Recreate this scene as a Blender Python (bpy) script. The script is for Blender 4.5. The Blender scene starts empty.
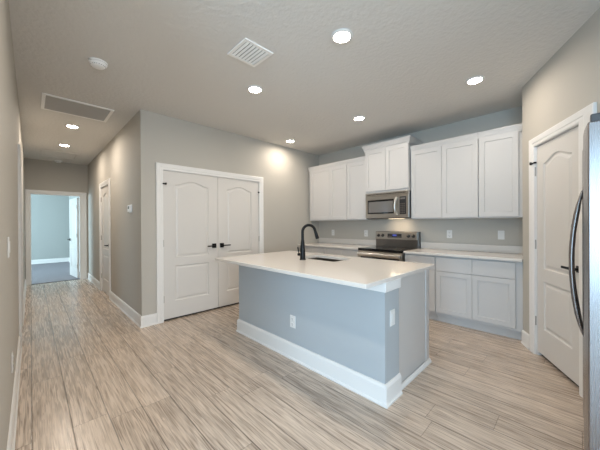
import bpy, bmesh, math, random
from mathutils import Vector, Matrix
random.seed(4)
S = bpy.context.scene
COL = S.collection
PI = math.pi

# ------------------------------------------------------------------ camera
CAM_H, CAM_F, CAM_YAW, CAM_PITCH, CAM_ROLL = 1.294, 273.5, .7775, -.0025, -.0052
CEIL = 2.76
cd = bpy.data.cameras.new('camera')
cam = bpy.data.objects.new('camera', cd); COL.objects.link(cam)
cd.sensor_fit = 'HORIZONTAL'; cd.sensor_width = 36.0; cd.lens = 36.0 * CAM_F / 600.0
cd.clip_start = 0.02; cd.clip_end = 100
cam.matrix_world = (Matrix.Translation((0, 0, CAM_H)) @ Matrix.Rotation(-CAM_YAW, 4, 'Z')
                    @ Matrix.Rotation(PI / 2 + CAM_PITCH, 4, 'X') @ Matrix.Rotation(CAM_ROLL, 4, 'Z'))
S.camera = cam

# ------------------------------------------------------------------ world, daylight, exposure
w = bpy.data.worlds.new('sky'); S.world = w; w.use_nodes = True
wn = w.node_tree.nodes; wl = w.node_tree.links
bg = wn['Background']
sky = wn.new('ShaderNodeTexSky'); sky.sky_type = 'HOSEK_WILKIE'; sky.turbidity = 3.0
sky.sun_direction = Vector((.35, .5, .8)).normalized()
wl.new(sky.outputs[0], bg.inputs[0]); bg.inputs[1].default_value = 0.8

def area(name, loc, direction, sx, sy, power, color, spread=PI):
    l = bpy.data.lights.new(name, 'AREA'); l.shape = 'RECTANGLE'; l.size = sx; l.size_y = sy
    l.energy = power; l.color = color; l.spread = spread
    o = bpy.data.objects.new(name, l); COL.objects.link(o); o.location = loc
    o.rotation_euler = Vector(direction).to_track_quat('-Z', 'Y').to_euler()
    return o
DAY = (.47, .74, 1.0)
area('daylight_west', (-3.9, -1.3, 1.30), (1, 0, 0), 3.4, 2.1, 170, DAY)
area('daylight_south', (-1.0, -4.4, 1.35), (0, 1, 0), 3.4, 1.9, 150, (.74, .88, 1.0))
area('daylight_bedroom', (-2.9, 10.6, 1.45), (1, 0, 0), 1.9, 1.5, 185, (.62, .86, 1.0))
area('daylight_side_room', (-2.5, 4.8, 1.45), (1, 0, -.35), 1.6, 1.4, 12, (.55, .80, 1.0))
LAMP_W, LAMP_C = 5.5, (1.0, .88, .745)

S.view_settings.view_transform = 'Standard'
S.view_settings.look = 'None'
S.view_settings.gamma = 1.0
S.view_settings.use_curve_mapping = False
S.view_settings.exposure = 0.62

# ------------------------------------------------------------------ materials
def lin(c):
    return tuple(((x / 255) / 12.92 if x / 255 <= .04045 else ((x / 255 + .055) / 1.055) ** 2.4) for x in c)

def mat(name, rgb, rough=.5, metal=0., bump=None, emit=None, spec=.5, vary=None):
    """bump = (scale, strength, distance); vary = (scale, amount)"""
    m = bpy.data.materials.new(name); m.use_nodes = True
    n, l = m.node_tree.nodes, m.node_tree.links
    b = n['Principled BSDF']
    c = lin(rgb)
    b.inputs['Base Color'].default_value = (*c, 1)
    b.inputs['Roughness'].default_value = rough
    b.inputs['Metallic'].default_value = metal
    b.inputs['Specular IOR Level'].default_value = spec
    tc = n.new('ShaderNodeTexCoord')
    if vary:
        nz = n.new('ShaderNodeTexNoise'); nz.inputs['Scale'].default_value = vary[0]; nz.inputs['Detail'].default_value = 5
        l.new(tc.outputs['Object'], nz.inputs['Vector'])
        mx = n.new('ShaderNodeMix'); mx.data_type = 'RGBA'
        mx.inputs[6].default_value = (*[x * (1 - vary[1]) for x in c], 1)
        mx.inputs[7].default_value = (*[min(1, x * (1 + vary[1])) for x in c], 1)
        l.new(nz.outputs['Fac'], mx.inputs[0]); l.new(mx.outputs[2], b.inputs['Base Color'])
    if bump:
        nz = n.new('ShaderNodeTexNoise'); nz.inputs['Scale'].default_value = bump[0]; nz.inputs['Detail'].default_value = 4
        l.new(tc.outputs['Object'], nz.inputs['Vector'])
        bp = n.new('ShaderNodeBump'); bp.inputs['Strength'].default_value = bump[1]; bp.inputs['Distance'].default_value = bump[2]
        l.new(nz.outputs['Fac'], bp.inputs['Height']); l.new(bp.outputs[0], b.inputs['Normal'])
    if emit:
        b.inputs['Emission Color'].default_value = (*emit[0], 1); b.inputs['Emission Strength'].default_value = emit[1]
    return m

def brushed(name, rgb, rough, axis):
    m = mat(name, rgb, rough, 1.0)
    n, l = m.node_tree.nodes, m.node_tree.links; b = n['Principled BSDF']
    tc = n.new('ShaderNodeTexCoord'); mp = n.new('ShaderNodeMapping')
    sc = [260, 260, 260]; sc[axis] = 3; mp.inputs['Scale'].default_value = sc
    nz = n.new('ShaderNodeTexNoise'); nz.inputs['Scale'].default_value = 1; nz.inputs['Detail'].default_value = 3
    l.new(tc.outputs['Object'], mp.inputs[0]); l.new(mp.outputs[0], nz.inputs['Vector'])
    mr = n.new('ShaderNodeMapRange'); mr.inputs['To Min'].default_value = rough - .07; mr.inputs['To Max'].default_value = rough + .08
    l.new(nz.outputs['Fac'], mr.inputs['Value']); l.new(mr.outputs[0], b.inputs['Roughness'])
    return m

def floor_mat():
    m = bpy.data.materials.new('wood_plank_floor'); m.use_nodes = True
    n, l = m.node_tree.nodes, m.node_tree.links; b = n['Principled BSDF']
    def M(op, a, bb=None):
        k = n.new('ShaderNodeMath'); k.operation = op
        for i, v in enumerate((a, bb)):
            if v is None: continue
            if isinstance(v, (int, float)): k.inputs[i].default_value = v
            else: l.new(v, k.inputs[i])
        return k.outputs[0]
    tc = n.new('ShaderNodeTexCoord'); sp = n.new('ShaderNodeSeparateXYZ'); l.new(tc.outputs['Object'], sp.inputs[0])
    PW, PL = .187, 1.22
    xr = M('DIVIDE', M('ADD', sp.outputs[0], 10 * PW + .002), PW)
    row = M('FLOOR', xr); fx = M('FRACT', xr)
    wn1 = n.new('ShaderNodeTexWhiteNoise'); wn1.noise_dimensions = '1D'; l.new(row, wn1.inputs['W'])
    yr = M('ADD', M('DIVIDE', M('ADD', sp.outputs[1], 20), PL), M('MULTIPLY', wn1.outputs['Value'], 7.3))
    pl = M('FLOOR', yr); fy = M('FRACT', yr)
    cb = n.new('ShaderNodeCombineXYZ'); l.new(row, cb.inputs[0]); l.new(pl, cb.inputs[1])
    wn2 = n.new('ShaderNodeTexWhiteNoise'); wn2.noise_dimensions = '3D'; l.new(cb.outputs[0], wn2.inputs['Vector'])
    # groove mask
    gx = M('MINIMUM', fx, M('SUBTRACT', 1., fx)); gy = M('MINIMUM', fy, M('SUBTRACT', 1., fy))
    g = M('MINIMUM', M('DIVIDE', M('MULTIPLY', gx, PW), .0048), M('DIVIDE', M('MULTIPLY', gy, PL), .0022))
    g = M('MINIMUM', g, 1.)
    # grain coordinates shifted per plank
    off = n.new('ShaderNodeVectorMath'); off.operation = 'SCALE'; l.new(wn2.outputs['Color'], off.inputs[0]); off.inputs['Scale'].default_value = 40
    add = n.new('ShaderNodeVectorMath'); add.operation = 'ADD'; l.new(tc.outputs['Object'], add.inputs[0]); l.new(off.outputs[0], add.inputs[1])
    def grain(sx, sy, detail, dist):
        mp = n.new('ShaderNodeMapping'); mp.inputs['Scale'].default_value = (sx, sy, 1); l.new(add.outputs[0], mp.inputs[0])
        nz = n.new('ShaderNodeTexNoise'); nz.inputs['Scale'].default_value = 1; nz.inputs['Detail'].default_value = detail
        nz.inputs['Distortion'].default_value = dist
        l.new(mp.outputs[0], nz.inputs['Vector']); return nz.outputs['Fac']
    g1 = grain(64, 2.6, 6, 1.2); g2 = grain(15, 1.1, 4, 1.8); g3 = grain(190, 6, 2, 0)
    f = M('ADD', M('ADD', M('MULTIPLY', g1, .36), M('MULTIPLY', g2, .15)), M('MULTIPLY', g3, .34))
    f = M('ADD', f, .075)
    f = M('ADD', f, M('MULTIPLY', M('SUBTRACT', wn2.outputs['Value'], .5), .055))
    b.inputs['Specular IOR Level'].default_value = .6
    cr = n.new('ShaderNodeValToRGB'); e = cr.color_ramp.elements
    e[0].position = .36; e[0].color = (*lin((124, 109, 96)), 1)
    e[1].position = .72; e[1].color = (*lin((226, 211, 196)), 1)
    k = e.new(.52); k.color = (*lin((198, 181, 165)), 1)
    l.new(f, cr.inputs[0])
    mx = n.new('ShaderNodeMix'); mx.data_type = 'RGBA'; mx.inputs[6].default_value = (*lin((62, 50, 42)), 1)
    l.new(g, mx.inputs[0]); l.new(cr.outputs[0], mx.inputs[7]); l.new(mx.outputs[2], b.inputs['Base Color'])
    mr = n.new('ShaderNodeMapRange'); mr.inputs['To Min'].default_value = .20; mr.inputs['To Max'].default_value = .34
    l.new(g1, mr.inputs['Value']); l.new(mr.outputs[0], b.inputs['Roughness'])
    bp = n.new('ShaderNodeBump'); bp.inputs['Strength'].default_value = .35; bp.inputs['Distance'].default_value = .0012
    l.new(M('ADD', g, M('MULTIPLY', g1, .25)), bp.inputs['Height']); l.new(bp.outputs[0], b.inputs['Normal'])
    return m

def glass_mat():
    m = bpy.data.materials.new('window_glass'); m.use_nodes = True
    n, l = m.node_tree.nodes, m.node_tree.links; n.remove(n['Principled BSDF'])
    t = n.new('ShaderNodeBsdfTransparent'); g = n.new('ShaderNodeBsdfGlossy'); g.inputs['Roughness'].default_value = .02
    fr = n.new('ShaderNodeFresnel'); mx = n.new('ShaderNodeMixShader')
    l.new(fr.outputs[0], mx.inputs[0]); l.new(t.outputs[0], mx.inputs[1]); l.new(g.outputs[0], mx.inputs[2])
    l.new(mx.outputs[0], n['Material Output'].inputs[0]); return m

M_WALL = mat('greige_wall_paint', (183, 178, 169), .75, bump=(160, .12, .002))
M_CEIL = mat('ceiling_paint', (216, 213, 208), .85, bump=(32, .55, .010))
M_BEDW = mat('bedroom_wall_paint', (164, 166, 162), .75, bump=(160, .12, .002))
M_TRIM = mat('white_trim_paint', (228, 226, 223), .32, bump=(60, .03, .001))
M_DOOR = mat('white_door_paint', (210, 206, 201), .38, bump=(220, .03, .001))
M_CAB = mat('white_cabinet_paint', (199, 196, 193), .34, bump=(90, .02, .001))
M_CABIN = mat('cabinet_shadow_gap', (150, 147, 143), .6, bump=(90, .02, .001))
M_ISLE = mat('island_daylit_wall_paint', (172, 177, 180), .7, bump=(160, .12, .002))  # wall paint with the cool daylight on the island mixed into its colour
M_QUARTZ = mat('white_quartz', (218, 212, 205), .12, vary=(55, .015), spec=.55)
M_FLOOR = floor_mat()
M_CARPET = mat('grey_carpet', (136, 133, 138), .95, bump=(700, .9, .01), vary=(300, .25))
M_STEEL = brushed('brushed_steel', (178, 171, 162), .32, 0)
M_STEELV = brushed('brushed_steel_vertical', (146, 140, 138), .27, 2)
M_BRIGHT = brushed('bright_steel', (222, 219, 214), .3, 2)
M_STEELD = brushed('dark_steel', (118, 113, 108), .34, 0)
M_SINK = brushed('sink_steel', (140, 132, 124), .32, 1)
M_BLACK = mat('matte_black_metal', (12, 12, 13), .42, 0, spec=.25, bump=(300, .03, .0005))
M_BGLASS = mat('black_glass', (16, 16, 17), .06, bump=(5, .01, .0005))
M_MWGLASS = mat('smoked_glass', (112, 108, 104), .10, bump=(5, .01, .0005))
M_PLASTB = mat('black_plastic', (38, 37, 38), .45, bump=(200, .05, .0005))
M_DGREY = mat('dark_grey_enamel', (66, 66, 68), .4, bump=(200, .05, .0005))
M_PLAST = mat('white_plastic', (222, 221, 218), .35, bump=(100, .02, .0005))
M_PLASTW = mat('bright_white_plastic', (246, 245, 243), .35, bump=(100, .02, .0005))
M_DISP = mat('blue_display', (20, 26, 60), .15, emit=((.2, .25, 1.0), .25), bump=(5, .01, .0005))
M_HOLE = mat('dark_void', (24, 23, 22), .9, bump=(50, .1, .001))
M_GRILL = mat('grille_white', (244, 242, 238), .5, bump=(100, .03, .0005))
M_LENS = mat('lit_lens', (255, 250, 240), .4, emit=((1.0, .93, .82), 24.0), bump=(100, .02, .0005))
M_BULB = mat('cooktop_lamp_lens', (255, 240, 215), .4, emit=((1.0, .8, .55), 1.5), bump=(100, .02, .0005))
M_HINGE = mat('satin_hinge', (170, 165, 158), .35, .9, bump=(300, .02, .0005))
M_GLASS = glass_mat()
M_VINYL = mat('white_vinyl', (235, 235, 233), .4, bump=(100, .02, .0005))

# ------------------------------------------------------------------ mesh helpers
class MB:
    def __init__(s): s.bm = bmesh.new()
    def box(s, x0, x1, y0, y1, z0, z1):
        if x0 > x1: x0, x1 = x1, x0
        if y0 > y1: y0, y1 = y1, y0
        if z0 > z1: z0, z1 = z1, z0
        v = [s.bm.verts.new(p) for p in ((x0,y0,z0),(x1,y0,z0),(x1,y1,z0),(x0,y1,z0),(x0,y0,z1),(x1,y0,z1),(x1,y1,z1),(x0,y1,z1))]
        for f in ((3,2,1,0),(4,5,6,7),(0,1,5,4),(1,2,6,5),(2,3,7,6),(3,0,4,7)): s.bm.faces.new([v[i] for i in f])
        return s
    def prism(s, pts, z0, z1):
        a = [s.bm.verts.new((x, y, z0)) for x, y in pts]; b = [s.bm.verts.new((x, y, z1)) for x, y in pts]
        n = len(pts); s.bm.faces.new(a[::-1]); s.bm.faces.new(b)
        for i in range(n): s.bm.faces.new([a[i], a[(i+1) % n], b[(i+1) % n], b[i]])
        return s
    def extrude_profile(s, prof, p0, p1, axis_u, axis_v, m0=None, m1=None):
        """sweep 2D profile (u,v) straight from p0 to p1; m0/m1 = mitre slope: shift along path per unit u"""
        p0, p1, au, av = Vector(p0), Vector(p1), Vector(axis_u), Vector(axis_v)
        d = (p1 - p0).normalized()
        a = [s.bm.verts.new(p0 + au*u + av*v + d*((m0 or 0)*u)) for u, v in prof]
        b = [s.bm.verts.new(p1 + au*u + av*v + d*((m1 or 0)*u)) for u, v in prof]
        n = len(prof); s.bm.faces.new(a[::-1]); s.bm.faces.new(b)
        for i in range(n): s.bm.faces.new([a[i], a[(i+1) % n], b[(i+1) % n], b[i]])
        return s
    def lathe(s, prof, origin=(0,0,0), axis=(0,0,1), seg=32):
        """prof = [(r, h)...] along axis"""
        o, ax = Vector(origin), Vector(axis).normalized()
        t = Vector((1,0,0)) if abs(ax.x) < .9 else Vector((0,1,0))
        u = ax.cross(t).normalized(); v = ax.cross(u)
        rings = []
        for r, h in prof:
            if r < 1e-6: rings.append([s.bm.verts.new(o + ax*h)])
            else: rings.append([s.bm.verts.new(o + ax*h + u*(r*math.cos(2*PI*i/seg)) + v*(r*math.sin(2*PI*i/seg))) for i in range(seg)])
        for a, b in zip(rings, rings[1:]):
            for i in range(seg):
                j = (i+1) % seg
                if len(a) == 1 and len(b) == 1: continue
                if len(a) == 1: s.bm.faces.new([a[0], b[j], b[i]])
                elif len(b) == 1: s.bm.faces.new([a[i], a[j], b[0]])
                else: s.bm.faces.new([a[i], a[j], b[j], b[i]])
        return s
    def tube(s, pts, radii, seg=16, flat=(1, 1)):
        pts = [Vector(p) for p in pts]; n = len(pts)
        if isinstance(radii, (int, float)): radii = [radii]*n
        t0 = (pts[1]-pts[0]).normalized()
        ref = Vector((0,0,1)) if abs(t0.z) < .9 else Vector((1,0,0))
        u = t0.cross(ref).normalized(); rings = []
        for i, p in enumerate(pts):
            t = ((pts[min(i+1, n-1)]-pts[i]).normalized() + (pts[i]-pts[max(i-1, 0)]).normalized()).normalized()
            u = (u - t*u.dot(t)).normalized(); v = t.cross(u); r = radii[i]
            rings.append([s.bm.verts.new(p + u*(r*flat[0]*math.cos(2*PI*k/seg)) + v*(r*flat[1]*math.sin(2*PI*k/seg))) for k in range(seg)])
        for a, b in zip(rings, rings[1:]):
            for k in range(seg): s.bm.faces.new([a[k], a[(k+1) % seg], b[(k+1) % seg], b[k]])
        s.bm.faces.new(rings[0][::-1]); s.bm.faces.new(rings[-1])
        return s
    def panel_slab(s, x0, x1, z0, z1, yb, yf, panels, prof):
        """slab from yb (back) to yf (front, smaller y) with moulded panels; panel = (x0,x1,z0,z1,arch)"""
        bm = s.bm; ch = .002
        def ring(i, y): return [bm.verts.new(p) for p in ((x0+i,y,z0+i),(x1-i,y,z0+i),(x1-i,y,z1-i),(x0+i,y,z1-i))]
        back, side, front = ring(0, yb), ring(0, yf+ch), ring(ch, yf)
        bm.faces.new(back[::-1])
        def bridge(a, b):
            n = len(a)
            for i in range(n): bm.faces.new([a[i], a[(i+1) % n], b[(i+1) % n], b[i]])
        bridge(back, side); bridge(side, front)
        loops = [front]
        for (a, b, c, d, arch) in panels:
            def pts(i, y):
                q = [(a+i, y, c+i), (b-i, y, c+i)]
                N = 18 if arch else 1
                for k in range(N+1):
                    t = k/N
                    q.append((b-i-(b-a-2*i)*t, y, d-i+(arch*((.5-.5*math.cos(2*PI*t))**.85) if arch else 0)))
                return [bm.verts.new(p) for p in q]
            prev = pts(*[prof[0][0], yf+prof[0][1]]); loops.append(prev)
            for (i, dep) in prof[1:]:
                cur = pts(i, yf+dep); bridge(prev, cur); prev = cur
            bm.faces.new(prev)
        edges = []
        for lp in loops:
            for i in range(len(lp)):
                e = bm.edges.get((lp[i], lp[(i+1) % len(lp)])) or bm.edges.new((lp[i], lp[(i+1) % len(lp)]))
                edges.append(e)
        bmesh.ops.triangle_fill(bm, use_beauty=True, use_dissolve=False, edges=edges)
        return s
    def build(s, name, m, parent=None, bevel=0, smooth=None):
        bmesh.ops.recalc_face_normals(s.bm, faces=s.bm.faces)
        me = bpy.data.meshes.new(name); s.bm.to_mesh(me); s.bm.free()
        me.materials.append(m)
        o = bpy.data.objects.new(name, me); COL.objects.link(o)
        if parent: o.parent = parent
        if smooth:
            me.polygons.foreach_set('use_smooth', [True]*len(me.polygons)); me.set_sharp_from_angle(angle=math.radians(smooth))
        if bevel:
            b = o.modifiers.new('bevel', 'BEVEL'); b.width = bevel; b.segments = 2; b.limit_method = 'ANGLE'; b.angle_limit = math.radians(40)
        return o

def props(o, label=None, cat=None, group=None, kind=None):
    if label: o['label'] = label
    if cat: o['category'] = cat
    if group: o['group'] = group
    if kind: o['kind'] = kind
    return o
def thing(name, label, cat, loc=(0,0,0), rz=0, group=None, kind=None):
    o = bpy.data.objects.new(name, None); COL.objects.link(o); o.location = loc; o.rotation_euler = (0, 0, rz)
    o.empty_display_size = .1
    return props(o, label, cat, group, kind)
def structure(o, label=None, cat=None): return props(o, label, cat, None, 'structure')
def copy_tree(o, parent=None):
    c = o.copy(); COL.objects.link(c)
    if parent: c.parent = parent
    for ch in list(o.children): copy_tree(ch, c)
    return c

# ------------------------------------------------------------------ room dimensions
XL, XR, YD, XB, YP, YE = -.095, .995, 3.875, 4.39, .418, 8.40
T = .12
PA = .4755; PD = Vector((-math.cos(PA), -math.sin(PA), 0)); PN = Vector((-math.sin(PA), math.cos(PA), 0)); PO = Vector((3.9, .476, 0))
PT0, PT1 = .128, 1.275
PW0 = PO + PD*PT0; PW1 = PO + PD*PT1
XA = PW1.x; YS = -.86      # fridge alcove side wall, wall behind the fridge
GX0, GX1, GY0, GY1 = -4.0, 1.2, -4.5, 1.3   # the open living room behind the camera
BX0, BX1, BY1 = -3.0, .985, 12.85           # bedroom beyond the hall

def wall(name, p0, p1, mtl, openings=(), label=None, z1=CEIL, back=None):
    """wall slab from p0 to p1; room side is to the LEFT of p0->p1; openings = (s0, s1, z0, z1, closed)"""
    p0, p1 = Vector((*p0, 0)), Vector((*p1, 0)); L = (p1-p0).length; ang = math.atan2((p1-p0).y, (p1-p0).x)
    mb = MB(); cur = 0
    for s0, s1, za, zb, closed in sorted(openings):
        mb.box(cur, s0, -T, 0, 0, z1)
        if za > 0: mb.box(s0, s1, -T, 0, 0, za)
        mb.box(s0, s1, -T, 0, zb, z1)
        if closed: mb.box(s0, s1, -T, -.075, za, zb)
        cur = s1
    mb.box(cur, L, -T, 0, 0, z1)
    o = mb.build(name, mtl); o.location = p0; o.rotation_euler = (0, 0, ang)
    return structure(o, label, 'wall')

# floor / ceiling
structure(MB().box(GX0, XB+.2, GY0, YE+.02, -.1, 0).build('floor', M_FLOOR), 'wood plank floor running from the kitchen down the hall', 'floor')
structure(MB().box(BX0, BX1+.1, YE+.02, BY1+.1, -.1, 0).build('floor_bedroom', M_CARPET), 'grey carpet floor of the bedroom past the hall', 'floor')
structure(MB().box(GX0-.2, XB+.2, GY0-.2, BY1+.2, CEIL, CEIL+.1).build('ceiling', M_CEIL), 'textured greige ceiling', 'ceiling')

# walls (room side on the left of the direction)
wall('wall_left', (XL, YE), (XL, GY1), M_WALL, [(YE-5.02, YE-4.22, 0, 2.05, False)], 'long greige wall along the near side of the hall')
wall('wall_hall', (XR, YD), (XR, YE), M_WALL, [(5.83-YD, 6.61-YD, 0, 2.03, True)], 'greige hall wall with thermostat')
wall('wall_pantry_double', (XB, YD), (XR+T, YD), M_WALL, [(XB-2.819, XB-1.254, 0, 2.03, True)], 'greige wall around the white double doors')
wall('wall_kitchen', (XB, YP), (XB, YD+T), M_WALL, (), 'greige wall behind the kitchen cabinets')
wall('wall_return', (PW0.x, YP), (XB+T, YP), M_WALL, (), 'short greige wall at the end of the cabinets')
wall('wall_pantry', PW1.xy, PW0.xy, M_WALL, [(PT1-1.072, PT1-.402, 0, 2.045, True)], 'angled greige wall around the pantry door')
wall('wall_alcove', (XA, YS), (XA, PW1.y), M_WALL, (), 'greige side wall of the refrigerator alcove')
wall('wall_fridge', (GX1+T, YS), (XA+T, YS), M_WALL, (), 'greige wall behind the refrigerator')
wall('wall_east', (GX1, GY0), (GX1, YS), M_WALL)
wall('wall_south', (GX0, GY0), (GX1, GY0), M_WALL, [(1.2, 4.8, .35, 2.35, False)])
wall('wall_west', (GX0, GY1), (GX0, GY0), M_WALL, [(.8, 4.4, .08, 2.45, False)])
wall('wall_north', (XL-T, GY1), (GX0, GY1), M_WALL)
SRX, SRY0, SRY1 = -2.6, 3.3, 6.6
wall('wall_side_near', (XL-T, SRY0), (SRX, SRY0), M_BEDW)
wall('wall_side_far', (SRX, SRY1), (XL-T, SRY1), M_BEDW)
wall('wall_side_window', (SRX, SRY1), (SRX, SRY0), M_BEDW, [(.9, 2.7, .7, 2.2, False)])
wall('wall_hall_end', (XR+T, YE), (XL-T, YE), M_WALL, [(XR+T-.860, XR+T+.018, 0, 2.013, False)], 'greige end wall of the hall around the bedroom doorway')
wall('wall_bedroom_side', (BX1, YE+T), (BX1, BY1), M_BEDW, (), 'bedroom side wall behind the open door')
wall('wall_bedroom_far', (BX1+T, BY1), (BX0, BY1), M_BEDW, (), 'pale far wall of the bedroom')
wall('wall_bedroom_window', (BX0, BY1), (BX0, YE), M_BEDW, [(1.2, 3.3, .7, 2.2, False)])
wall('wall_bedroom_near', (BX0, YE+T), (XL-T, YE+T), M_BEDW)

def window(name, loc, rz, wd, z0, z1, n):
    r = thing(name, None, None, loc, rz, kind='structure')
    fb = MB(); f = .06
    fb.box(0, wd, .02, .08, z0, z0+f).box(0, wd, .02, .08, z1-f, z1)
    for k in range(n+1):
        x = min(max(wd*k/n, f/2), wd-f/2); fb.box(x-f/2, x+f/2, .02, .08, z0+f, z1-f)
    fb.build('window_frame', M_VINYL, r, .003)
    g = MB()
    for k in range(n): g.box(wd*k/n+f/2+.03*(k == 0), wd*(k+1)/n-f/2-.03*(k == n-1), .046, .052, z0+f, z1-f)
    g.build('window_pane', M_GLASS, r)
window('window_1', (GX0-.11, GY1-4.4, 0), PI/2, 3.6, .08, 2.45, 3)
bpy.data.objects['window_1'].location = (GX0-.01, GY1-4.4, 0)
window('window_2', (GX0+1.2, GY0-.11, 0), 0, 3.6, .35, 2.35, 3)
window('window_4', (SRX-.01, SRY1-2.7, 0), PI/2, 1.8, .7, 2.2, 2)
window('window_3', (BX0-.01, BY1-3.3, 0), PI/2, 2.1, .7, 2.2, 2)

# baseboards: a tall flat board with an eased top and a shoe
BB = [(0, 0), (.022, 0), (.022, .012), (.015, .02), (.015, .122), (.012, .130), (.009, .138), (.004, .142), (0, .142)]
def baseboard(name, runs, label):
    mb = MB()
    for (p0, p1, m0, m1) in runs:
        p0, p1 = Vector((*p0, 0)), Vector((*p1, 0)); d = (p1-p0).normalized(); nrm = Vector((-d.y, d.x, 0))
        mb.extrude_profile(BB, p0, p1, nrm, (0, 0, 1), m0, m1)
    return structure(mb.build(name, M_TRIM), label, 'baseboard')
baseboard('baseboard_left', [((XL, 4.10), (XL, GY1), 0, 0), ((XL, YE), (XL, 5.14), 0, 0)], 'white baseboard along the near hall wall')
baseboard('baseboard_hall', [((XR, YD), (XR, 5.735), -1, 0), ((XR, 6.705), (XR, YE), 0, 0)], 'white baseboard along the thermostat wall')
baseboard('baseboard_double', [((1.168, YD), (XR, YD), 0, 1), ((XB-.6, YD), (2.906, YD), 0, 0)], 'white baseboard beside the double doors')
baseboard('baseboard_pantry', [((PO+PD*.298).xy, PW0.xy, 0, 0)], 'short white baseboard between cabinets and pantry door')
baseboard('baseboard_bedroom', [((BX1, YE+T), (BX1, BY1), 0, 0), ((BX1, BY1), (BX0, BY1), 0, 0)], 'white baseboard of the bedroom')
baseboard('baseboard_alcove', [((XA, YS), (XA, PW1.y), 0, 0), ((GX1, YS), (XA, YS), 0, 0), ((GX1, GY0), (GX1, YS), 0, 0)], None)
baseboard('baseboard_living', [((XL, GY1), (GX0, GY1), 0, 0), ((GX0, GY1), (GX0, GY0), 0, 0), ((GX0, GY0), (GX1, GY0), 0, 0)], None)

# ------------------------------------------------------------------ doors
DPROF = [(0, 0), (.007, .010), (.020, .011), (.042, .002)]
def casing(parent, x0, x1, ztop, cl, cr=None, ct=None):
    """stepped casing round an opening x0..x1 (local, wall face y=0, room at -y)"""
    cr = cr or cl; ct = ct or cl
    mb = MB()
    pr = lambda wd: [(0, 0), (0, -.012), (wd*.12, -.016), (wd*.35, -.016), (wd*.42, -.020), (wd*.92, -.022), (wd, -.018), (wd, 0)]
    # left leg (u grows away from the opening)
    def leg(x, sgn, wd):
        a = []; b = []
        for u, y in pr(wd):
            a.append(mb.bm.verts.new((x+sgn*u, y, 0))); b.append(mb.bm.verts.new((x+sgn*u, y, ztop+u*ct/wd)))
        n = len(a); mb.bm.faces.new(a); mb.bm.faces.new(b)
        for i in range(n): mb.bm.faces.new([a[i], a[(i+1) % n], b[(i+1) % n], b[i]])
    leg(x0, -1, cl); leg(x1, 1, cr)
    a = []; b = []
    for u, y in pr(ct):
        a.append(mb.bm.verts.new((x0-u*cl/ct, y, ztop+u))); b.append(mb.bm.verts.new((x1+u*cr/ct, y, ztop+u)))
    n = len(a); mb.bm.faces.new(a); mb.bm.faces.new(b)
    for i in range(n): mb.bm.faces.new([a[i], a[(i+1) % n], b[(i+1) % n], b[i]])
    mb.build('casing', M_TRIM, parent)
    j = MB(); j.box(x0, x0+.004, -.004, .075, 0, ztop); j.box(x1-.004, x1, -.004, .075, 0, ztop); j.box(x0, x1, -.004, .075, ztop-.004, ztop)
    j.build('jamb', M_TRIM, parent)

def lever(parent, x, z, y, sgn, name='door_handle', q=.034):
    """square rosette with a flat lever pointing sgn along x"""
    h = MB(); h.box(x-q, x+q, y-.009, y, z-q, z+q)
    o = h.build(name, M_BLACK, parent, .003)
    l2 = MB(); l2.lathe([(.0, 0), (.011, 0), (.011, .042), (0, .042)], (x, y-.008, z), (0, -1, 0), 16)
    l2.box(x-.011*sgn, x+.125*sgn, y-.056, y-.042, z-.009, z+.009)
    l2.build('lever', M_BLACK, o, .002)

def hinge(parent, x, z, y):
    MB().lathe([(0, -.045), (.006, -.045), (.006, .045), (0, .045)], (x, y-.006, z), (0, 0, 1), 12).build('hinge', M_HINGE, parent, 0, 40)
def hinge_stop(parent, x, z, y, sgn):
    mb = MB(); mb.lathe([(0, -.006), (.013, -.006), (.013, .010), (0, .010)], (x, y-.008, z), (0, 0, 1), 14)
    mb.tube([(x, y-.010, z), (x-.014*sgn, y-.020, z), (x-.020*sgn, y-.028, z)], .0075, 8)
    mb.lathe([(0, 0), (.014, 0), (.014, .014), (0, .014)], (x-.020*sgn, y-.027, z), (-.6*sgn, -.8, 0), 12)
    mb.build('door_stop', M_BLACK, parent)

def panels(x0, x1, arch, st=.15, zl=(.255, .735), zu=(.845, 1.845)):
    return [(x0+st, x1-st, zl[0], zl[1], 0), (x0+st, x1-st, zu[0], zu[1], arch)]

# door_1: double pantry doors
D = thing('door_1', 'white two-panel double doors with black levers behind the island', 'door', (1.254, YD, 0), 0, kind='structure')
wo = 2.819 - 1.254
casing(D, 0, wo, 2.03, .085)
mid = 2.05 - 1.254
for (a, b, sg) in ((.005, mid-.002, -1), (mid+.002, wo-.005, 1)):
    lf = MB().panel_slab(a, b, .026, 2.024, .040, .004, panels(a, b, .062), DPROF).build('door_leaf', M_DOOR, D)
    lever(lf, (mid-.066) if sg < 0 else (mid+.062), .976, .004, sg)
    hx = a if sg < 0 else b
    for hz in (.30, 1.05): hinge(lf, hx, hz, .002)
    hinge_stop(lf, hx, 1.845, .002, -sg * -1)
MB().box(0, wo, .045, .07, 0, .018).build('sill_or_gap_shade', M_HOLE, D)  # dark strip painted in for the shade in the gap under the leaves

# door_2: pantry door in the angled wall
D = thing('door_2', 'white arched-panel pantry door in the angled wall beside the refrigerator', 'door', PO + PD*.402, PI + PA, kind='structure')
wo = 1.072 - .402
casing(D, 0, wo, 2.045, .088, .172, .085)
lf = MB().panel_slab(.004, wo-.004, .040, 2.038, .045, .010, panels(.004, wo-.004, .058, .12, (.29, .742), (.862, 1.855)), DPROF).build('door_leaf', M_DOOR, D)
lever(lf, wo-.034, .938, .010, -1, q=.026)
for hz in (.335, 1.085, 1.80): hinge(lf, .0, hz, .006)
hinge_stop(lf, .0, 1.885, .004, 1)
MB().box(0, wo, .046, .07, 0, .045).build('sill_or_gap_shade', M_HOLE, D)  # near-black strip stands in for the shade below the pantry door

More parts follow.
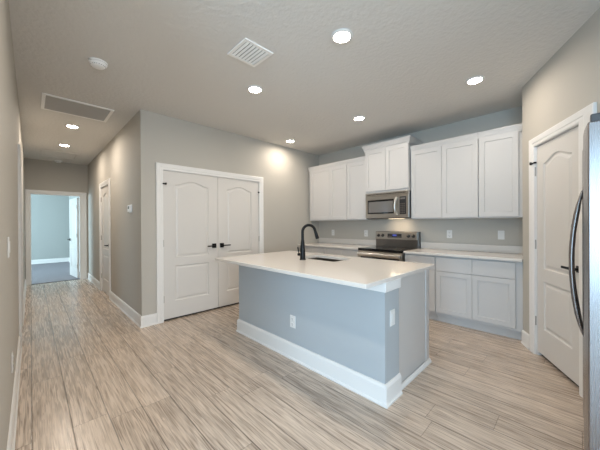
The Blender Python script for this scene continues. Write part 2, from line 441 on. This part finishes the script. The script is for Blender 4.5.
# door_3: hall closet door
D = thing('door_3', 'white closet door with black lever in the thermostat wall of the hall', 'door', (XR, 6.61, 0), -PI/2, kind='structure')
wo = .78
casing(D, 0, wo, 2.03, .088)
lf = MB().panel_slab(.004, wo-.004, .014, 2.024, .045, .006, panels(.004, wo-.004, .06, .14), DPROF).build('door_leaf', M_DOOR, D)
lever(lf, wo-.065, .93, .006, -1)
for hz in (.30, 1.05, 1.80): hinge(lf, .002, hz, .004)

# door_4: open bedroom door, folded back into the bedroom
D = thing('door_4', 'white bedroom door standing open past the hall doorway', 'door', (0, YE, 0), 0, kind='structure')
wo = .842
casing(D, 0, wo, 1.995, .085, .128, .092)
J = MB(); J.box(-.018, 0, -.002, T+.002, 0, 1.995).box(wo, wo+.018, -.002, T+.002, 0, 1.995).box(-.018, wo+.018, -.002, T+.002, 1.995, 2.013)
J.build('jamb_lining', M_TRIM, D)
MB().box(0, wo, -.004, .03, .0, .006).build('sill_or_gap_shade', M_HOLE, D)
lf = MB().panel_slab(0, .78, .012, 1.972, .035, 0, panels(0, .78, .06, .14, (.25, .72), (.83, 1.80)), DPROF).build('door_leaf', M_DOOR, D)
AO = math.radians(6)
lf.location = (wo-.040-.78*math.sin(AO), T+.012+.78*math.cos(AO), 0); lf.rotation_euler = (0, 0, -PI/2+AO)
lever(lf, .065, .93, 0, 1)
for hz in (.30, 1.05, 1.75): hinge(lf, .78, hz, 0)

# door_5: door in the near hall wall
D = thing('door_5', 'white cased doorway in the near hall wall, seen edge-on', 'doorway', (XL, 4.22, 0), PI/2, kind='structure')
casing(D, 0, .80, 2.05, .10)
# ------------------------------------------------------------------ kitchen cabinets (local x runs to world -y, local -y faces the room)
SHAK = [(0, 0), (.003, .008)]
def shaker(parent, x0, x1, z0, z1, yb, name='door', st=.057):
    return MB().panel_slab(x0, x1, z0, z1, yb, yb-.019, [(x0+st, x1-st, z0+st, z1-st, 0)], SHAK).build(name, M_CAB, parent)
def flat_front(parent, x0, x1, z0, z1, yb, name='drawer'):
    return MB().box(x0, x1, yb-.019, yb, z0, z1).build(name, M_CAB, parent, .002)

CZ0, CZ1 = 1.36, 2.385
def wall_cabinet(label, yl, yr, nd, x_front, z0, z1, crown_h, crown_out, filler_l=0, filler_r=0, side=(0, 0), bottom=.016, cut=None):
    W = yl-yr; Dp = XB - .003 - x_front - .021
    c = thing('wall_cabinet', label, 'cabinet', (XB-.003, yl, z0), -PI/2, 'white wall cabinets over the counter')
    H = z1-z0
    MB().box(.001, W-.001, -Dp, 0, 0, H).build('body', M_CAB, c, .001)
    a, b = filler_l+.004, W-filler_r-.004; g = .003
    step = (b-a+g)/nd
    xs = [a+k*step for k in range(nd+1)]
    if cut: xs[1] = yl-cut
    for k in range(nd):
        shaker(c, xs[k], xs[k+1]-g, bottom, H-.022, -Dp-.002)
    # crown: stepped fascia, returned along exposed sides
    o = crown_out
    prof = [(0, -.030), (.010, -.030), (.012, -.012), (.012+o*.3, .0), (.012+o*.45, crown_h*.35), (.012+o*.9, crown_h*.78), (.014+o, crown_h*.82), (.014+o, crown_h), (0, crown_h)]
    mb = MB(); yf = -Dp-.021+.012
    mb.extrude_profile(prof, (0 if not side[0] else 0, yf, H), (W, yf, H), (0, -1, 0), (0, 0, 1), -1 if side[0] else 0, 1 if side[1] else 0)
    if side[1]: mb.extrude_profile(prof, (W, yf, H), (W, 0, H), (1, 0, 0), (0, 0, 1), -1, 0)
    if side[0]: mb.extrude_profile(prof, (0, 0, H), (0, yf, H), (-1, 0, 0), (0, 0, 1), 0, 1)
    mb.box(0, W, yf, 0, H, H+.004)
    mb.build('crown_moulding', M_CAB, c)
    return c
wall_cabinet('white double-door wall cabinet nearest the double pantry doors', 3.835, 2.899, 2, 4.03, CZ0, CZ1, .055, .010, filler_l=.045, cut=3.285)
wall_cabinet('narrow single-door white wall cabinet between double-door cabinet and microwave', 2.898, 2.490, 1, 4.03, CZ0, CZ1, .055, .012)
wall_cabinet('taller white wall cabinet with flared crown directly above the microwave', 2.487, 1.752, 2, 3.975, 1.795, 2.515, .068, .030, side=(1, 1), bottom=.03)
wall_cabinet('white double-door wall cabinet on the pantry side of the microwave', 1.742, .882, 2, 4.03, CZ0, CZ1, .055, .012)
wall_cabinet('single-door white wall cabinet at the pantry end of the row', .880, .420, 1, 4.03, CZ0, CZ1, .055, .012, filler_r=.055)

BZ = .876
def base_cabinet(label, yl, yr, nd, filler_l=0, filler_r=0, toe=True):
    W = yl-yr; xf = 3.785; Dp = XB-.003-xf-.021
    c = thing('base_cabinet', label, 'cabinet', (XB-.003, yl, 0), -PI/2, 'white base cabinets under the counter')
    MB().box(.001, W-.001, -Dp, 0, .105, BZ).build('body', M_CAB, c, .001)
    MB().box(.0, W, -Dp+.055, -.01, 0, .105).build('toe_kick', M_CAB, c)
    a, b, g = filler_l+.004, W-filler_r-.004, .003
    step = (b-a+g)/nd
    for k in range(nd):
        flat_front(c, a+k*step, a+(k+1)*step-g, .678, .858, -Dp-.002)
        shaker(c, a+k*step, a+(k+1)*step-g, .135, .672, -Dp-.002)
    return c
base_cabinet('white base cabinet in the far corner by the double doors', 3.868, 3.206, 2, filler_l=.05)
base_cabinet('white base cabinet between the far corner cabinet and the range', 3.204, 2.492, 2)
base_cabinet('narrow white base cabinet on the pantry side of the range', 1.730, 1.318, 1)
base_cabinet('white base cabinet with two drawers over two doors beside the pantry', 1.316, .420, 2, filler_r=.057)

def slab(parent, x0, x1, y0, y1, z0, z1, name='top'): return MB().box(x0, x1, y0, y1, z0, z1).build(name, M_QUARTZ, parent, .003)
for (yl, yr, lab) in ((3.873, 2.488, 'white quartz counter with backsplash between double-door wall and range'), (1.734, .420, 'white quartz counter with backsplash between range and pantry wall')):
    c = thing('countertop', lab, 'countertop', (XB-.003, yl, BZ), -PI/2, 'kitchen counters')
    slab(c, 0, yl-yr, -(XB-.003-3.755), 0, .001, .031)
    slab(c, 0, yl-yr, -.020, 0, .032, .130, 'backsplash')

# ------------------------------------------------------------------ microwave
MY0, MY1, MXF = 2.480, 1.746, 3.97
W = MY0-MY1; Dm = XB-.003-MXF
mw = thing('microwave', 'stainless over-the-range microwave with dark window and curved handle', 'microwave', (XB-.003, MY0, 1.378), -PI/2)
HM = .412
MB().box(0, W, -Dm+.030, 0, 0, HM).build('body', M_STEELD, mw, .003)
# door with a rounded-corner frame round the window
dw = .575
d_ = MB().panel_slab(.004, dw, .012, HM-.050, -Dm+.029, -Dm, [(.040, dw-.075, .075, HM-.110, 0)], [(0, 0), (.004, .006)]).build('door', M_STEEL, mw)
wn_ = MB().box(.041, dw-.076, -Dm+.0035, -Dm+.006, .076, HM-.111).build('window', M_BGLASS, d_)
MB().box(.058, dw-.090, -Dm+.0025, -Dm+.0036, .098, HM-.140).build('window_screen', M_MWGLASS, wn_)
hp = [(dw-.030, -Dm-.004, .055)] + [(dw-.030-.010*math.sin(PI*t), -Dm-.004-.042*math.sin(PI*t)**.6, .055+(HM-.150)*t) for t in [k/14 for k in range(1, 14)]] + [(dw-.030, -Dm-.004, HM-.095)]
MB().tube(hp, .017, 14).build('handle', M_BRIGHT, d_, 0, 50)
cp = MB().box(dw+.004, W-.004, -Dm, -Dm+.029, .012, HM-.050).build('control_panel', M_STEEL, mw, .002)
MB().box(dw+.018, W-.040, -Dm-.0015, -Dm, .060, HM-.085).build('keypad', M_PLASTB, cp, .0007)
MB().box(dw+.030, W-.052, -Dm-.0025, -Dm-.0014, HM-.125, HM-.100).build('display', M_MWGLASS, cp)
kb = MB()
for r in range(6):
    for q in range(3): kb.box(dw+.028+q*.026, dw+.048+q*.026, -Dm-.0026, -Dm-.0014, .075+r*.027, .092+r*.027)
kb.build('buttons', M_STEELD, cp)
MB().box(.0, W, -Dm+.004, -Dm+.030, HM-.046, HM).build('vent_strip', M_STEEL, mw, .003)
vs = MB()
for k in range(26): vs.box(.04+k*.025, .058+k*.025, -Dm+.0025, -Dm+.0045, HM-.030, HM-.018)
vs.build('vent_slots', M_HOLE, mw)
MB().box(.05, .28, -.32, -.12, -.003, 0).build('grease_filter', M_STEELD, mw)
MB().box(W-.41, W-.19, -.25, -.15, -.004, 0).build('lamp_lens', M_BULB, mw)
la = area('cooktop_light', (XB-.20, MY1+.30, 1.370), (0.1, 0, -1), .22, .10, 1.0, (1., .80, .56))

# ------------------------------------------------------------------ range
RY0, RY1, RXF = 2.484, 1.738, 3.745
W = RY0-RY1; Dr = XB-.006-RXF
rg = thing('range', 'stainless electric range with black glass cooktop under the microwave', 'range', (XB-.006, RY0, 0), -PI/2)
MB().box(.002, W-.002, -Dr+.05, 0, .09, .893).build('body', M_STEELD, rg, .003)
MB().box(.03, W-.03, -Dr+.09, -.02, 0, .09).build('base', M_PLASTB, rg)
ct = MB().box(0, W, -Dr+.005, -.055, .893, .912).build('cooktop', M_BGLASS, rg, .004)
for (bx, by, br) in ((.20, -.46, .105), (.55, -.46, .085), (.20, -.20, .08), (.55, -.20, .105)):
    MB().lathe([(br-.003, .9121), (br, .9125), (br+.003, .9121)], (bx, by, 0), (0, 0, 1), 40).build('burner_ring', M_DGREY, ct)
bgd = MB().prism([(0, 0), (W, 0), (W, -.075), (0, -.075)], .893, 1.165).build('backguard', M_STEELD, rg, .004)
MB().box(.010, W-.022, -.082, -.0745, 1.035, 1.160).build('control_panel', M_STEEL, bgd, .003)
MB().box(.225, .470, -.0835, -.0815, 1.065, 1.130).build('display', M_PLASTB, bgd, .001)
MB().box(.315, .385, -.0845, -.0834, 1.090, 1.118).build('clock', M_DISP, bgd)
for q in range(5):
    for x in (.240, .395): MB().box(x+q*.013, x+.009+q*.013, -.0845, -.0834, 1.075, 1.082).build('button', M_STEEL, bgd)
MB().box(.010, W-.022, -.0785, -.0745, .915, 1.028).build('splash_panel', M_STEELD, bgd, .002)
for kx in (.058, .137, .585, .665):
    kn = MB().lathe([(0, 0), (.027, 0), (.027, .006), (.021, .010), (.019, .030), (.016, .034), (0, .034)], (kx, -.081, 1.098), (0, -1, 0), 24).build('knob', M_PLASTB, bgd, 0, 40)
    MB().box(kx-.003, kx+.003, -.118, -.114, 1.098, 1.117).build('pointer', M_STEEL, kn)
od = MB().panel_slab(.004, W-.004, .235, .885, -Dr+.049, -Dr, [(.05, W-.05, .32, .785, 0)], [(0, 0), (.004, .004)]).build('oven_door', M_STEEL, rg)
MB().box(.052, W-.052, -Dr+.0020, -Dr+.005, .322, .783).build('oven_window', M_BGLASS, od)
MB().box(.004, W-.004, -Dr-.001, -Dr+.030, .872, .892).build('top_trim', M_BGLASS, od, .003)
hb = MB().tube([(.030, -Dr-.046, .826), (W-.030, -Dr-.046, .826)], .026, 16)
for hx in (.06, W-.06): hb.tube([(hx, -Dr+.001, .826), (hx, -Dr-.046, .826)], .014, 12)
hb.build('handle', M_BRIGHT, od, 0, 50)
MB().box(.004, W-.004, -Dr+.004, -Dr+.049, .098, .228).build('storage_drawer', M_STEEL, rg, .004)

# ------------------------------------------------------------------ island
IX0, IX1, IY0, IY1 = 1.795, 2.660, .965, 2.885
KW = .215     # depth of the painted knee wall behind the cabinets
isl = thing('kitchen_island', 'white and grey painted kitchen island base on the plank floor', 'island', (IX0, IY0, 0))
LX, LY = IX1-IX0, IY1-IY0
def on_isle(mb, n, m, bevel=0): return mb.build(n, m, isl, bevel)
on_isle(MB().box(0, KW, 0, LY, .0, .806), 'knee_wall', M_ISLE)
ap = MB().box(-.012, KW+.012, -.012, LY+.012, .806, .8775); on_isle(ap, 'apron', M_TRIM, .003)
bb = MB()
for (p0, p1, m0, m1) in (((KW, 0), (0, 0), 0, 1), ((0, 0), (0, LY), -1, 1), ((0, LY), (KW, LY), -1, 0)):
    p0, p1 = Vector((*p0, 0)), Vector((*p1, 0)); d = (p1-p0).normalized()
    bb.extrude_profile([(u*1.25, v*1.06) for u, v in BB], p0, p1, (-d.y, d.x, 0), (0, 0, 1), m0, m1)
on_isle(bb, 'baseboard', M_TRIM)
ep = .016
on_isle(MB().box(KW+.001, LX-.070, ep+.006, .60, .0, .8775), 'end_panel', M_CAB)
on_isle(MB().box(KW+.001, LX, ep+.60, LY-.01, .10, .66).box(KW+.001, LX-.06, ep+.60, LY-.01, 0, .10).box(LX-.018, LX, ep+.60, LY-.01, .66, .8775).box(KW+.001, LX-.02, LY-.03, LY-.01, .66, .8775), 'cabinet_body', M_CAB)
on_isle(MB().box(LX-.070, LX, ep, .60, .0, .8775), 'corner_post', M_CAB, .002)
sh = MB().extrude_profile([(0, 0), (.020, 0), (.018, .014), (.010, .026), (.006, .034), (0, .034)], (LX+.004, ep, 0), (KW+.024, ep, 0), (0, -1, 0), (0, 0, 1), 0, 0)
on_isle(sh, 'shoe_moulding', M_TRIM)
nb = 4
for k in range(nb):
    y0 = .60+ep + (LY-.63-ep)*k/nb; y1 = .60+ep + (LY-.63-ep)*(k+1)/nb-.003
    fr = MB().panel_slab(-y1, -y0, .125, .665, 0, -.019, [(-y1+.057, -y0-.057, .125+.057, .665-.057, 0)], SHAK).build('door', M_CAB, isl)
    fr.rotation_euler = (0, 0, PI/2); fr.location = (LX+.001, 0, 0)
    fr.scale = (-1, 1, 1) if False else (1, 1, 1)
for ch in [c for c in isl.children if c.name.startswith('door')]:
    ch.rotation_euler = (0, 0, PI/2); ch.location = (LX+.001, .60+ep+LY-.03, 0)

# worktop with a real sink cut-out
TX0, TX1, TY0, TY1, TZ0, TZ1 = 1.532, 2.735, .955, 2.985, .878, .906
SX0, SX1, SY0, SY1 = 2.225, 2.560, 1.76, 2.30
def cutslab(x0, x1, y0, y1, z0, z1, a0, a1, b0, b1):
    mb = MB(); bm = mb.bm; ch = .003
    def rc(x0, x1, y0, y1, r):
        q = []
        for cx, cy, s in ((x1-r, y1-r, 0), (x0+r, y1-r, 1), (x0+r, y0+r, 2), (x1-r, y0+r, 3)):
            for k in range(6):
                t = PI/2*(s+k/5); q.append((cx+r*math.cos(t), cy+r*math.sin(t)))
        return q
    def lp(pts, z): return [bm.verts.new((x, y, z)) for x, y in pts]
    def bridge(a, b):
        n = len(a)
        for i in range(n): bm.faces.new([a[i], a[(i+1) % n], b[(i+1) % n], b[i]])
    O0, Oc, O1 = lp(rc(x0, x1, y0, y1, .006), z0), lp(rc(x0, x1, y0, y1, .006), z1-ch), lp(rc(x0+ch, x1-ch, y0+ch, y1-ch, .005), z1)
    I0, I1 = lp(rc(a0, a1, b0, b1, .025), z0), lp(rc(a0, a1, b0, b1, .025), z1)
    bridge(O0, Oc); bridge(Oc, O1); bridge(I1, I0)
    for A, B in ((O1, I1), (O0, I0)):
        es = []
        for L_ in (A, B):
            for i in range(len(L_)): es.append(bm.edges.get((L_[i], L_[(i+1) % len(L_)])) or bm.edges.new((L_[i], L_[(i+1) % len(L_)])))
        bmesh.ops.triangle_fill(bm, use_beauty=True, edges=es)
    return mb
top = cutslab(-.5*(TX1-TX0), .5*(TX1-TX0), -.5*(TY1-TY0), .5*(TY1-TY0), 0, TZ1-TZ0,
              SX0-(TX0+TX1)/2, SX1-(TX0+TX1)/2, SY0-(TY0+TY1)/2, SY1-(TY0+TY1)/2).build('countertop', M_QUARTZ)
top.location = ((TX0+TX1)/2, (TY0+TY1)/2, TZ0)
props(top, 'large white quartz island worktop with overhang and sink cut-out', 'countertop', 'kitchen counters')

sk = thing('kitchen_sink', 'stainless undermount sink set in the island worktop', 'sink', ((SX0+SX1)/2, (SY0+SY1)/2, .70))
def basin():
    mb = MB(); a, b = (SX1-SX0)/2, (SY1-SY0)/2
    hh = TZ0-.70-.001
    t = .002; f = .018
    # walls
    mb.box(-a-t, -a, -b-t, b+t, 0, hh).box(a, a+t, -b-t, b+t, 0, hh).box(-a, a, -b-t, -b, 0, hh).box(-a, a, b, b+t, 0, hh)
    mb.box(-a, a, -b, b, 0, t)
    return mb
basin().build('basin', M_SINK, sk)
MB().lathe([(0, .003), (.040, .003), (.045, .006), (.030, .0045), (0, .0035)], (0, 0, 0), (0, 0, 1), 28).build('drain', M_STEEL, sk, 0, 40)

# faucet
FX, FY = 2.118, 2.112
fc = thing('faucet', 'matte black gooseneck pull-down faucet beside the sink', 'faucet', (FX, FY, TZ1))
MB().lathe([(0, 0), (.033, 0), (.033, .010), (.030, .016), (.028, .10), (.021, .19), (.0165, .22), (0, .22)], (0, 0, 0), (0, 0, 1), 28).build('base', M_BLACK, fc, 0, 40)
R = .074; zc = .305; fd = Vector((math.cos(-.45), math.sin(-.45), 0))
pts = [Vector((0, 0, .20)), Vector((0, 0, .24)), Vector((0, 0, zc))]
for k in range(1, 17):
    t = PI*.93*k/16; pts.append(fd*(R-R*math.cos(t)) + Vector((0, 0, zc+R*math.sin(t))))
MB().tube(pts, .0155, 16).build('spout', M_BLACK, fc, 0, 50)
e0 = pts[-1]; dr = (pts[-1]-pts[-2]).normalized()
MB().lathe([(0, -.004), (.0145, -.004), (.0160, .02), (.0205, .09), (.0200, .098), (.012, .100), (0, .100)], e0, dr, 20).build('spray_head', M_BLACK, fc, 0, 40)
hv = Vector((-.1, 1, 0)).normalized()
hd = MB().tube([hv*.015+Vector((0, 0, .055)), hv*.062+Vector((0, 0, .055))], .0165, 16).build('handle_hub', M_BLACK, fc, 0, 50)
MB().tube([hv*.052+Vector((0, 0, .055)), hv*.060+Vector((0, 0, .09)), hv*.070+Vector((0, 0, .135))], [.0075, .0068, .0055], 12).build('lever', M_BLACK, hd, 0, 50)

# ------------------------------------------------------------------ refrigerator (faces +y)
RX0, RX1, RF = 1.790, 2.700, -.022
fr = thing('refrigerator', 'stainless side-by-side refrigerator seen from its side with a bowed handle', 'refrigerator', (RX1, -.80, 0), PI)
# local: x 0..W runs to world -x ; local -y faces world +y ; body from y=0 (back) to -0.70
W = RX1-RX0; fd_ = .80+RF
MB().box(0, W, -fd_+.088, 0, .02, 1.735).build('cabinet', M_STEELV, fr, .004)
MB().box(.02, W-.02, -fd_+.10, -.02, 0, .02).build('base', M_PLASTB, fr)
MB().box(.01, W-.01, -fd_+.020, -fd_+.088, .025, .085).build('kick_grille', M_PLASTB, fr, .003)
spl = .40
for (a, b, hx) in ((0, spl-.003, spl-.045), (spl+.003, W, spl+.100)):
    pr = []
    n = 10; x0, x1 = a+.002, b-.002
    bow = .012
    for k in range(n+1):
        t = k/n; pr.append((x0+(x1-x0)*t, -fd_+.010 - bow*(1-(2*t-1)**2)))
    pr = [(x0, -fd_+.082)] + pr + [(x1, -fd_+.082)]
    dd = MB().prism(pr[::-1], .095, 1.748).build('door', M_STEELV, fr, .005)
    MB().box(a+.010, b-.010, -fd_+.0825, -fd_+.0880, .10, 1.74).build('gasket', M_DGREY, dd)
    hb = MB(); N = 28; z0, z1 = .655, 1.490
    fy = -fd_+.004
    outer = [(hx, fy-.002-.050*math.sin(PI*k/N)**.8, z0+(z1-z0)*k/N) for k in range(N+1)]
    hb.tube(outer, [.004+.008*min(1, math.sin(PI*k/N)*2.2) for k in range(N+1)], 12)
    hb.build('handle', M_STEELV, dd, 0, 60)
    MB().tube([(hx, fy-.003, z0+.01), (hx, fy-.003, z1-.01)], .0045, 8).build('handle_rail', M_DGREY, dd, 0, 60)
for a in (.012, W-.075):
    MB().box(a, a+.063, -fd_+.018, -fd_+.150, 1.7355, 1.785).build('hinge_cover', M_DGREY, fr, .006)
MB().box(.08, W-.08, -fd_+.060, -fd_+.20, 1.7355, 1.760).build('top_cap', M_DGREY, fr, .003)

# ------------------------------------------------------------------ ceiling fixtures
def downlight(label, x, y, k=1.0):
    r = thing('ceiling_light', label, 'ceiling light', (x, y, CEIL), 0, 'recessed downlights')
    MB().lathe([(.062, -.0005), (.086, -.0005), (.088, -.004), (.082, -.010), (.066, -.012), (.062, -.008), (.062, -.0005)], (0, 0, 0), (0, 0, 1), 40).build('trim_ring', M_PLAST, r, 0, 50)
    MB().lathe([(.0635, -.002), (.0635, -.0085), (.055, -.013), (.030, -.0165), (0, -.0175)], (0, 0, 0), (0, 0, 1), 40).build('lens', M_LENS, r, 0, 60)
    l = bpy.data.lights.new('lamp', 'AREA'); l.shape = 'DISK'; l.size = .12; l.energy = LAMP_W*k; l.color = LAMP_C; l.spread = math.radians(175)
    o = bpy.data.objects.new('lamp', l); COL.objects.link(o); o.parent = r; o.location = (0, 0, -.020)
for lab, x, y, k in (('lit round downlight over the end of the island with the light switch', 1.737, 1.287, 1.0),
                  ('lit round downlight beside the square air vent, over the faucet end of the island', 1.737, 2.447, 1.0),
                  ('lit round downlight in the corner between double doors and wall cabinets', 3.255, 3.536, 1.0),
                  ('lit round downlight in front of the cabinet above the microwave', 3.243, 2.120, 1.0),
                  ('lit round downlight in front of the wall cabinets beside the pantry', 3.243, .735, 1.0),
                  ('lit round hall downlight just past the long return air grille', .443, 5.226, 1.6),
                  ('lit round hall downlight just before the attic hatch', .443, 6.552, 1.6),
                  ('unseen, added round downlight at the mouth of the hall beside the near wall', .443, 1.00, 1.6)): downlight(lab, x, y, k)  # last one is unseen, added to brighten and warm the left wall and ceiling

v = thing('ceiling_vent', 'square white supply air vent with angled slats above the island', 'air vent', (1.345, 1.962, CEIL))
h = .140
fm = MB(); 
for (a, b, c, d) in ((-h, h, -h, -h+.028), (-h, h, h-.028, h), (-h, -h+.028, -h+.028, h-.028), (h-.028, h, -h+.028, h-.028)): fm.box(a, b, c, d, -.010, -.0005)
fm.build('frame', M_GRILL, v, .002)
MB().box(-h+.028, h-.028, -h+.028, h-.028, -.0015, -.0005).build('duct_opening', M_HOLE, v)
for k in range(7):
    x = -h+.045+k*.0315
    MB().extrude_profile([(-.009, -.0025), (-.007, -.002), (.009, -.0125), (.007, -.0135)], (x, -h+.027, 0), (x, h-.027, 0), (1, 0, 0), (0, 0, 1)).build('slat', M_GRILL, v)

g = thing('return_air_grille', 'long white return air grille in the hall ceiling', 'air vent', (.430, 4.405, CEIL))
a, b = .335, .275
fm = MB()
for (x0, x1, y0, y1) in ((-a, a, -b, -b+.032), (-a, a, b-.032, b), (-a, -a+.032, -b+.032, b-.032), (a-.032, a, -b+.032, b-.032)): fm.box(x0, x1, y0, y1, -.012, -.0005)
fm.build('frame', M_GRILL, g, .002)
MB().box(-a+.032, a-.032, -b+.032, b-.032, -.0015, -.0005).build('filter', mat('grey_filter', (138, 134, 128), .9, bump=(200, .2, .002)), g)
fl = MB(); n = 34
for k in range(n):
    y = -b+.040+k*(2*b-.080)/(n-1)
    fl.extrude_profile([(-.006, -.002), (-.005, -.0015), (.005, -.009), (.004, -.0095)], (-a+.030, y, 0), (a-.030, y, 0), (0, 1, 0), (0, 0, 1))
fl.build('louvres', mat('grille_louvre_paint', (186, 182, 176), .5, bump=(100, .03, .0005)), g)

ah = thing('attic_hatch', 'white framed attic hatch in the far hall ceiling', 'hatch', (.430, 7.50, CEIL))
fm = MB(); a, b = .29, .33
for (x0, x1, y0, y1) in ((-a, a, -b, -b+.04), (-a, a, b-.04, b), (-a, -a+.04, -b+.04, b-.04), (a-.04, a, -b+.04, b-.04)): fm.box(x0, x1, y0, y1, -.014, -.0005)
fm.build('frame', M_CEIL, ah, .002)
MB().box(-a+.042, a-.042, -b+.042, b-.042, -.006, -.0005).build('panel', M_CEIL, ah)

def smoke(label, x, y):
    s_ = thing('smoke_detector', label, 'smoke detector', (x, y, CEIL), 0, 'smoke detectors')
    MB().lathe([(0, -.0005), (.072, -.0005), (.072, -.010), (.070, -.012), (0, -.012)], (0, 0, 0), (0, 0, 1), 40).build('mounting_plate', M_PLASTW, s_, 0, 40)
    MB().lathe([(0, -.0125), (.060, -.0125), (.066, -.018), (.066, -.024), (.062, -.032), (.048, -.044), (.030, -.049), (0, -.050)], (0, 0, 0), (0, 0, 1), 40).build('body', M_PLASTW, s_, 0, 35)
    gl = MB()
    for k in range(20):
        t = 2*PI*k/20; gl.box(.055*math.cos(t)-.003, .055*math.cos(t)+.003, .055*math.sin(t)-.003, .055*math.sin(t)+.003, -.0385, -.030)
    gl.build('sensor_slots', M_DGREY, s_)
    MB().lathe([(0, -.051), (.007, -.051), (.008, -.049), (0, -.0485)], (.022, 0, 0), (0, 0, 1), 16).build('test_button', M_PLASTW, s_, 0, 40)
smoke('round white smoke detector on the ceiling before the return air grille', .438, 3.02)
smoke('round white smoke detector on the hall ceiling above the bedroom doorway', .450, 8.20)

# ------------------------------------------------------------------ wall devices
def plate(name, label, cat, loc, rz, kind_, group, wd=.072, ht=.117):
    r = thing(name, label, cat, loc, rz, group)
    MB().box(-wd/2, wd/2, -.006, -.0005, -ht/2, ht/2).build('cover_plate', M_PLAST, r, .002)
    if kind_ == 'outlet':
        for dz in (-.026, .026):
            k = MB().box(-.017, .017, -.0085, -.0055, dz-.017, dz+.017).build('receptacle', M_PLAST, r, .003)
            sl = MB()
            sl.box(-.009, -.006, -.0089, -.0084, dz-.002, dz+.009).box(.006, .009, -.0089, -.0084, dz-.002, dz+.009).box(-.003, .003, -.0089, -.0084, dz-.012, dz-.007)
            sl.build('slots', M_DGREY, k)
    else:
        n = 1 if wd < .1 else 2
        for k in range(n):
            cx = (k-(n-1)/2)*.046
            MB().prism([(cx-.0165, -.0055), (cx+.0165, -.0055), (cx+.0165, -.010), (cx-.0165, -.0085)], -.033, .033).build('rocker', M_PLAST, r, .001)
    return r
G_ = 'outlets and switches'
plate('wall_outlet', 'white outlet above the counter farthest into the corner by the double doors', 'outlet', (XB, 3.498, 1.122), -PI/2, 'outlet', 'backsplash outlets')
plate('wall_outlet', 'white outlet above the counter just beside the range', 'outlet', (XB, 2.729, 1.122), -PI/2, 'outlet', 'backsplash outlets')
plate('wall_outlet', 'white outlet above the counter midway between range and pantry', 'outlet', (XB, 1.324, 1.138), -PI/2, 'outlet', 'backsplash outlets')
plate('wall_switch', 'white switch plate above the counter at the pantry end', 'switch', (XB, .704, 1.140), -PI/2, 'switch', 'wall switches')
plate('wall_outlet', 'white outlet low on the long painted front of the island', 'outlet', (IX0, 1.927, .358), -PI/2, 'outlet', 'island outlets')
plate('wall_switch', 'white plate on the narrow painted end of the island', 'switch', (IX0+.105, IY0, .602), 0, 'switch', 'wall switches')
plate('wall_switch', 'white switch plate on the near hall wall', 'switch', (XL, 2.285, 1.172), PI/2, 'switch', 'wall switches')
plate('wall_outlet', 'white outlet low on the near hall wall', 'outlet', (XL, 2.60, .40), PI/2, 'outlet', 'hall outlets')
th = thing('thermostat', 'small white thermostat on the hall wall', 'thermostat', (XR, 4.372, 1.525), -PI/2)
MB().box(-.075, .075, -.006, -.0005, -.055, .055).build('back_plate', M_PLASTW, th, .002)
MB().box(-.062, .062, -.028, -.006, -.046, .046).build('body', M_PLASTW, th, .004)
MB().box(-.035, .035, -.0295, -.0279, -.006, .032).build('display', mat('lcd_grey', (150, 158, 150), .25, bump=(5, .01, .0005)), th)
